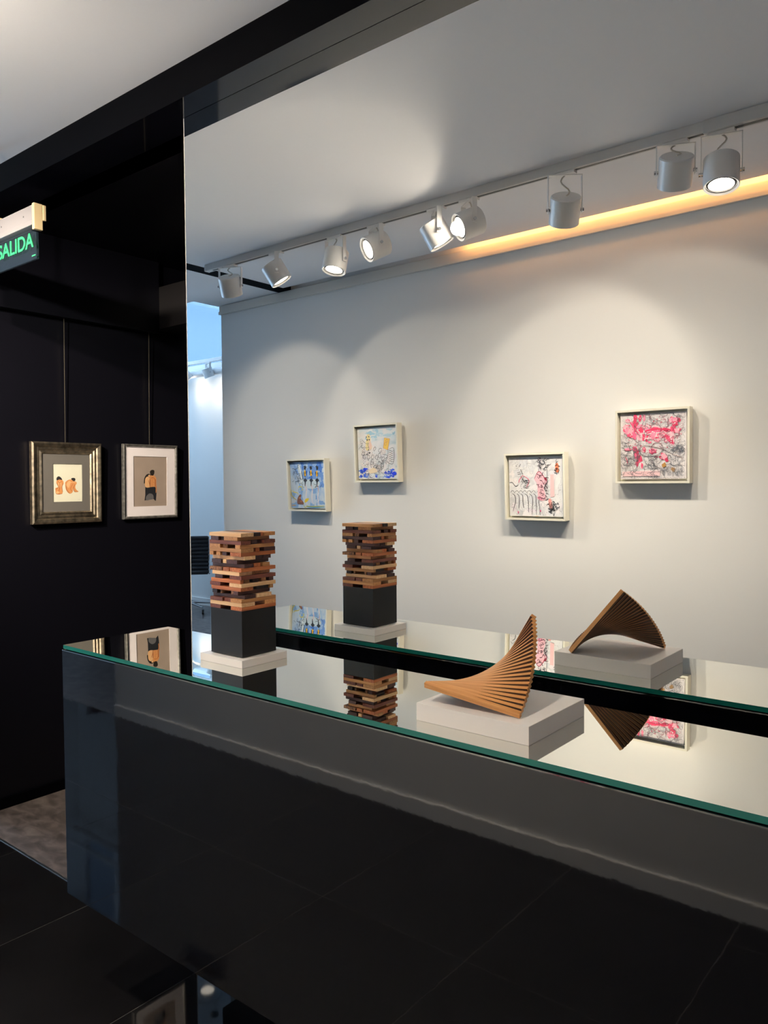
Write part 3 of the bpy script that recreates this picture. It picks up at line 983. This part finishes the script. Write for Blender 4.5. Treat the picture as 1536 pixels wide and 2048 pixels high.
def drawA(p):
    def q(x, y):
        return ((x - 237) / 288, 1 - (y - 283) / 389)

    # left figure seen from behind
    p.poly([q(*a) for a in ((262, 560), (262, 530), (290, 520), (272, 480), (275, 455), (300, 440), (335, 455), (342, 485), (325, 520), (332, 565), (325, 590), (295, 592), (265, 585))], SK)
    p.poly([q(*a) for a in ((290, 470), (312, 462), (318, 500), (306, 530), (296, 520))], SK3)
    p.line([q(305, 470), q(304, 520), q(296, 560), q(296, 590)], .03, SK2)
    p.line([q(285, 460), q(300, 475), q(325, 462)], .02, SK2)
    p.line([q(268, 590), q(298, 594), q(328, 588)], .016, '#8f4a28')
    p.line([q(272, 480), q(290, 520), q(265, 545)], .016, '#8f4a28')
    p.line([q(340, 480), q(326, 520), q(333, 570)], .014, '#8f4a28')
    p.blob(*q(282, 575), .06, .03, SK3, .1)
    p.poly([q(*a) for a in ((275, 452), (275, 425), (295, 410), (318, 425), (327, 448), (300, 443))], '#2b2a2c')
    # right figure seated, side view
    p.poly([q(*a) for a in ((358, 500), (360, 470), (390, 447), (425, 445), (445, 462), (470, 470), (472, 488), (462, 500), (458, 530), (470, 552), (488, 566), (485, 573), (450, 572), (440, 530), (428, 575), (405, 590), (380, 575), (362, 540))], SK)
    p.poly([q(*a) for a in ((370, 500), (385, 465), (410, 460), (405, 500), (390, 530))], SK3)
    p.line([q(405, 480), q(425, 472), q(470, 480)], .022, SK3)
    p.line([q(432, 490), q(410, 540), q(430, 570)], .018, SK2)
    p.line([q(455, 495), q(440, 530), q(450, 570), q(485, 572)], .014, '#9a4f2a')
    p.line([q(362, 500), q(375, 555), q(402, 588)], .016, '#8f4a28')
    p.poly([q(*a) for a in ((418, 440), (425, 428), (450, 428), (460, 442), (452, 460), (436, 458))], '#2d2c2c')
    p.line([q(485, 655), q(510, 650)], .008, '#555550')


def drawB(p):
    def q(x, y):
        return ((x - 1042) / 333, 1 - (y - 210) / 505)

    p.poly([q(*a) for a in ((1158, 520), (1272, 518), (1272, 570), (1266, 640), (1262, 665), (1238, 640), (1216, 620), (1190, 640), (1160, 655), (1150, 655), (1158, 600))], '#25272d', smooth=False)
    p.poly([q(*a) for a in ((1165, 620), (1200, 585), (1235, 600), (1240, 640), (1200, 650), (1170, 655))], '#6c6a6c')
    p.poly([q(*a) for a in ((1205, 410), (1225, 395), (1250, 405), (1268, 430), (1268, 480), (1272, 560), (1262, 580), (1258, 518), (1205, 518), (1195, 460))], SK)
    p.poly([q(*a) for a in ((1155, 440), (1175, 415), (1200, 425), (1208, 470), (1210, 518), (1160, 518))], SK3)
    p.line([q(1228, 415), q(1226, 510)], .012, SK2)
    p.line([q(1205, 440), q(1208, 515)], .028, '#7d3f24')
    p.line([q(1212, 430), q(1240, 425), q(1258, 445)], .016, SK2)
    p.line([q(1258, 440), q(1257, 515)], .022, '#8d4a2b')
    p.line([q(1236, 470), q(1250, 480)], .012, SK2)
    p.line([q(1262, 440), q(1266, 520), q(1268, 575)], .014, SK2)
    p.line([q(1190, 450), q(1205, 500), q(1203, 518)], .02, SK2)
    p.poly([q(*a) for a in ((1208, 385), (1206, 360), (1225, 345), (1248, 350), (1250, 375), (1240, 400), (1220, 402))], '#2a2420')
    p.poly([q(*a) for a in ((1145, 480), (1150, 430), (1170, 395), (1195, 385), (1212, 395), (1205, 412), (1175, 415), (1158, 440), (1155, 480))], '#1f1c1d')
    p.blob(*q(1198, 405), .03, .022, SK3, .1)


profA = [(0, 0), (0, .022), (.008, .026), (.020, .022), (.024, .016), (.034, .017), (.040, .013), (.050, .016), (.055, .010), (.055, 0)]
profB = [(0, 0), (0, .016), (.005, .019), (.011, .016), (.014, .011), (.014, 0)]
wall_frame('gold_framed_drawing', 1.757, 2.108, 1.283, 1.667, profA, M['gold'], M['mat_grey'], (.31, .73, .265, .735), M['paper_cream'], drawA,
           'drawing of two crouching figures in a wide gold frame with grey mat', 1.2, 11)
wall_frame('silver_framed_drawing', 2.233, 2.562, 1.287, 1.672, profB, M['silver'], M['mat_white'], (.195, .81, .165, .84), M['paper_tan'], drawB,
           'drawing of an embracing couple in a thin silver frame with white mat', 1.2, 12)

# ------------------------------------------------------------------ exit sign
sg = empty('exit_sign', (-3.0145, 1.40, 2.27))
tag(sg, 'hanging glass exit sign with green SALIDA lettering', 'sign')
bx('glass_plate', -.2955, .2955, -.004, .004, 0, .128, M['sign_glass'], sg)
bx('aluminium_bar', -.292, .292, -.014, .014, .128, .188, M['sign_white'], sg, bevel=.002)
bx('lower_rail', -.292, .292, -.018, .018, .116, .134, M['sign_white'], sg, bevel=.002)
for s in (-1, 1):
    bx('end_cap', s * .298 - .008, s * .298 + .008, -.016, .016, .100, .192, M['sign_cap'], sg, bevel=.002)
    bx('end_clip', s * .302 - .006, s * .302 + .006, .016, .028, .135, .190, M['sign_cap'], sg, bevel=.002)
MB().cyl((0, 0, .188), (0, 0, H - 2.27), .005, n=12).build('hanging_rod', M['sign_cap'], sg)
bx('rod_clamp', -.012, .012, -.012, .012, .186, .206, M['sign_cap'], sg, bevel=.002)
for x in (.055, .225):
    MB().cyl((x, -.0145, .158), (x, -.0135, .158), .003, n=10).build('screw', M['rubber'], sg)
fc = bpy.data.curves.new('lettering', 'FONT')
fc.body = 'SALIDA'
fc.size = .0735
fc.extrude = .0006
fc.offset = .0011
fc.align_x = 'LEFT'
tmp = bpy.data.objects.new('tmp_text', fc)
COL.objects.link(tmp)
bpy.context.view_layer.update()
me = bpy.data.meshes.new_from_object(tmp.evaluated_get(bpy.context.evaluated_depsgraph_get()))
bpy.data.objects.remove(tmp)
me.materials.clear()
me.materials.append(M['sign_green'])
xs_ = [v.co.x for v in me.vertices]
k = .272 / (max(xs_) - min(xs_))
for v in me.vertices:
    v.co.x = (v.co.x - min(xs_)) * k
lt = bpy.data.objects.new('lettering', me)
COL.objects.link(lt)
lt.parent = sg
lt.location = (.004, -.0052, .046)
lt.rotation_euler = (math.radians(90), 0, 0)
bx('maker_mark', .262, .288, -.0052, -.004, .012, .016, M['sign_green'], sg)


# ------------------------------------------------------------------ track lights
def spot(name, x, y, zp, d, label, ztop, group, watts, cone=110, warm=(1.0, 0.87, 0.70), scale=1.0):
    """zp: height of the can centre (pivot), d: aim, ztop: underside of track"""
    e = empty(name, (x, y, zp))
    tag(e, label, 'spotlight', group)
    d = Vector(d).normalized()
    hx = Vector((d.x, d.y, 0))
    hx = hx.normalized() if hx.length > 1e-3 else Vector((0, 1, 0))
    side = Vector((-hx.y, hx.x, 0))           # pivot axis
    R, L = 0.060 * scale, 0.108 * scale
    top = ztop - zp
    # yoke: strap with two arms along +-side
    mb = MB()
    aw, at_ = 0.011 * scale, 0.0015
    fr = Matrix((side, hx, Vector((0, 0, 1)))).transposed()

    def sbox(a0, a1, b0, b1, c0, c1):
        vs = [fr @ Vector((a, b, c)) for a in (a0, a1) for b in (b0, b1) for c in (c0, c1)]
        mb.add(vs, [(0, 1, 3, 2), (4, 6, 7, 5), (0, 4, 5, 1), (2, 3, 7, 6), (0, 2, 6, 4), (1, 5, 7, 3)])

    A = R + 0.006
    yt = top - 0.010
    for s in (-1, 1):
        sbox(s * A - at_, s * A + at_, -aw, aw, -0.014, yt)
    sbox(-A, A, -aw, aw, yt - .003, yt)
    yoke = mb.build('yoke', M['lamp_white'], e)
    bx('track_adapter', -.045, .045, -.014, .014, yt, top, M['lamp_white'], e)
    for s in (-1, 1):
        MB().cyl(side * s * (A - .006), side * s * (A + .008), .007, n=12).build('pivot_knob', M['chrome'], e)
    q = d.to_track_quat('Z', 'X')
    can = MB().lathe([(0.0005, -L / 2), (R * .93, -L / 2), (R, -L / 2 + .004), (R, L / 2 - .002), (R - .002, L / 2), (R - .008, L / 2 - .004), (R - .010, L / 2 - .012)], 36)
    co = can.build('lamp_can', M['lamp_white'], e, smooth=True)
    co.rotation_mode = 'QUATERNION'
    co.rotation_quaternion = q
    MB().lathe([(R - .010, L / 2 - .010), (R - .017, L / 2 - .006), (R - .019, L / 2 - .012)], 36).build('lens_ring', M['lamp_dark'], co, smooth=True)
    MB().lathe([(R - .018, L / 2 - .010), (R * .4, L / 2 - .006), (.0003, L / 2 - .0055)], 36).build('lens', M['lamp_on'], co, smooth=True)
    tp = q @ Vector((0, 0, -L / 2))
    pts = []
    for k in range(9):
        t = k / 8
        b = tp.lerp(Vector((0, 0, yt)), t) + side * (0.016 * math.sin(t * math.pi * 2)) + hx * 0.012 * math.sin(t * math.pi)
        pts.append(b)
    MB().tube(pts, .003, 8).build('cable', M['cable'], e, smooth=True)
    l = bpy.data.lights.new('spot_beam', 'SPOT')
    l.energy = watts
    l.color = warm
    l.spot_size = math.radians(cone)
    l.spot_blend = 1.0
    l.shadow_soft_size = 0.03
    lo = bpy.data.objects.new('spot_beam', l)
    COL.objects.link(lo)
    lo.parent = co
    lo.location = (0, 0, L / 2 + .003)
    lo.rotation_euler = (math.pi, 0, 0)
    return e


YT = 0.209
trk = empty('ceiling_track', (-3.655, YT, H))
tag(trk, 'long grey-white lighting track along the gallery ceiling', 'lighting track')
bx('rail', 0, 2.775, -.018, .018, -.038, 0, M['track'], trk, bevel=.002)
bx('rail_slot', .05, 2.77, -.006, .006, -.0392, -.0378, M['lamp_dark'], trk)
bx('joint_rail', 2.775, 6.0, -.024, .024, -.046, 0, M['track'], trk, bevel=.003)
bx('rail_slot', 2.80, 5.9, -.008, .008, -.0472, -.0455, M['lamp_dark'], trk)
bx('end_cap', -.008, 0, -.019, .019, -.039, 0, M['lamp_white'], trk, bevel=.003)
ZT = H - .039
GP = 'white spotlights on the gallery track'
WS = SPOT_W
spot('track_spotlight', -3.455, YT, 2.577, (-.22, -.42, -.87), 'white track spotlight nearest the left end of the gallery track', ZT, GP, WS)
spot('track_spotlight', -3.079, YT, 2.584, (.36, -.40, -.87), 'second white track spotlight from the left end, tilted right with glowing rim', ZT, GP, WS)
spot('track_spotlight', -2.653, YT, 2.569, (-.02, .24, -.97), 'third white track spotlight from the left, lit lens facing down', ZT, GP, WS)
spot('track_spotlight', -2.391, YT, 2.592, (-.42, .79, -.45), 'fourth white track spotlight from the left, lit lens turned towards the mirror', ZT, GP, WS * 8.0, 62)
spot('track_spotlight', -2.039, YT, 2.577, (.34, -.36, -.87), 'fifth white track spotlight from the left, side lit by its neighbour', ZT, GP, WS)
spot('track_spotlight', -1.867, YT, 2.586, (-.53, .74, -.40), 'sixth white track spotlight from the left, lit lens turned sideways to the left', ZT, GP, WS * 2.0, 160)
spot('track_spotlight', -1.416, YT, 2.543, (-.35, -.50, -.79), 'white track spotlight hanging alone on a tall bracket right of the middle', ZT, GP, WS)
spot('track_spotlight', -0.982, YT, 2.584, (-.27, -.55, -.79), 'eighth white track spotlight from the left, unlit side to the room', ZT, GP, WS)
spot('track_spotlight', -0.823, YT, 2.541, (.06, .20, -.97), 'rightmost white track spotlight, bright lens facing down under the rail joint', H - .047, GP, WS)

# back room: pipe, track and two spotlights
pp = MB().cyl((-8.95, -2.70, 2.765), (XO - .05, -2.70, 2.765), .04, n=24).build('ceiling_pipe', M['lamp_white'], smooth=True)
tag(pp, 'pale round pipe along the top of the back room wall', 'pipe')
tb = empty('back_room_track', (-8.9, -2.62, 2.90))
tag(tb, 'pale lighting track below the high window in the back room', 'lighting track')
bx('rail', 0, 4.3, -.018, .018, -.038, 0, M['lamp_white'], tb, bevel=.002)
for x in (.2, 2.0, 3.6):
    bx('wall_bracket', x - .02, x + .02, -.18, -.018, -.03, -.01, M['lamp_white'], tb)
GB = 'white spotlights on the back room track'
for x, d, lb in ((-7.66, (.35, -.55, -.75), 'white spotlight in the back room, the one touching the mirror edge'),
                 (-7.25, (.12, -.35, -.92), 'white spotlight in the back room, next to the white wall edge')):
    spot('back_room_spotlight', x, -2.62, 2.745, d, lb, 2.862, GB, WS * .09)


# ------------------------------------------------------------------ ceiling lamp and sensor of the back room
cl = empty('ceiling_lamp', (-6.5, -1.9, 3.9))
tag(cl, 'round white ceiling lamp in the back room', 'lamp')
MB().lathe([(.0005, 0), (.13, 0), (.13, -.03), (.11, -.05), (.07, -.055)], 36).build('lamp_rim', M['lamp_white'], cl, smooth=True)
MB().lathe([(.07, -.052), (.05, -.07), (.0005, -.085)], 36).build('lamp_diffuser', M['lamp_dim'], cl, smooth=True)
sd = MB().lathe([(.0005, 0), (.04, 0), (.04, -.02), (.025, -.035), (.0005, -.036)], 24).build('smoke_detector', M['lamp_dark'], smooth=True)
sd.location = (-6.2, -1.75, 3.9)
tag(sd, 'small dark sensor beside the round ceiling lamp', 'sensor')

# ------------------------------------------------------------------ office chair
oc = empty('office_chair', (-7.39, -2.38, 0), (0, 0, math.radians(-50)))
tag(oc, 'black ribbed leather office chair on chrome castors by the white wall', 'chair')


def ribbed(y_of, z_of, n, w, th, lo, hi):
    """row of padded ribs across x along a path"""
    mb = MB()
    for i in range(n):
        t0, t1 = lo + (hi - lo) * i / n, lo + (hi - lo) * (i + 1) / n
        prof = []
        for k in range(7):
            t = t0 + (t1 - t0) * k / 6
            b = math.sin(math.pi * k / 6) ** .5 * th
            y, z = y_of(t), z_of(t)
            dy, dz = y_of(t + .01) - y, z_of(t + .01) - z
            l = math.hypot(dy, dz)
            prof.append((y, z, -dz / l * b, dy / l * b))
        vs = []
        for x in (-w, w):
            vs += [(x, y + ny, z + nz) for y, z, ny, nz in prof]
            vs += [(x, y - ny, z - nz) for y, z, ny, nz in reversed(prof)]
        n2 = 14
        fs = [(a, (a + 1) % n2, n2 + (a + 1) % n2, n2 + a) for a in range(n2)] + [tuple(range(n2)), tuple(range(2 * n2 - 1, n2 - 1, -1))]
        mb.add(vs, fs)
    return mb


by = lambda t: .20 + .08 * t - .05 * math.sin(t * math.pi)
bz = lambda t: .455 + .43 * t
ribbed(by, bz, 10, .255, .017, 0, 1).build('backrest', M['leather'], oc, smooth=True)
ribbed(lambda t: .20 - .44 * t, lambda t: .46 + .03 * math.sin(t * 3.1), 9, .245, .017, 0, 1).build('seat', M['leather'], oc, smooth=True)
for s in (-1, 1):
    pts = [(s * .262, by(t), bz(t)) for t in [k / 8 for k in range(9)]][::-1] + [(s * .262, .20 - .44 * t, .455) for t in (.1, .5, 1)]
    MB().tube(pts, .010, 10).build('side_frame', M['chrome'], oc, smooth=True)
    MB().tube([(s * .27, .19, .50), (s * .31, .14, .64), (s * .31, -.02, .66), (s * .31, -.12, .62), (s * .27, -.15, .47)], .011, 10).build('armrest', M['chrome'], oc, smooth=True)
MB().cyl((0, 0, .08), (0, 0, .30), .026, n=20).cyl((0, 0, .30), (0, 0, .44), .018, n=20).build('column', M['chrome'], oc, smooth=True)
bx('seat_bracket', -.24, .24, -.03, .03, .425, .445, M['chrome'], oc)
for k in range(5):
    t = 2 * math.pi * k / 5 + .9
    c, s = math.cos(t), math.sin(t)
    lg = MB().cyl((c * .02, s * .02, .115), (c * .30, s * .30, .078), .020, .012, n=12).build('base_leg', M['chrome'], oc, smooth=True)
    cs = empty('castor')
    cs.parent = oc
    cs.location = (c * .30, s * .30, 0)
    MB().cyl((-.012, 0, .027), (.012, 0, .027), .027, n=18).build('wheel', M['rubber'], cs, smooth=True)
    MB().cyl((0, 0, .045), (0, 0, .08), .008, n=10).build('stem', M['chrome'], cs)
bx('back_tag', -.02, .02, .235, .236, .64, .66, M['chrome'], oc)
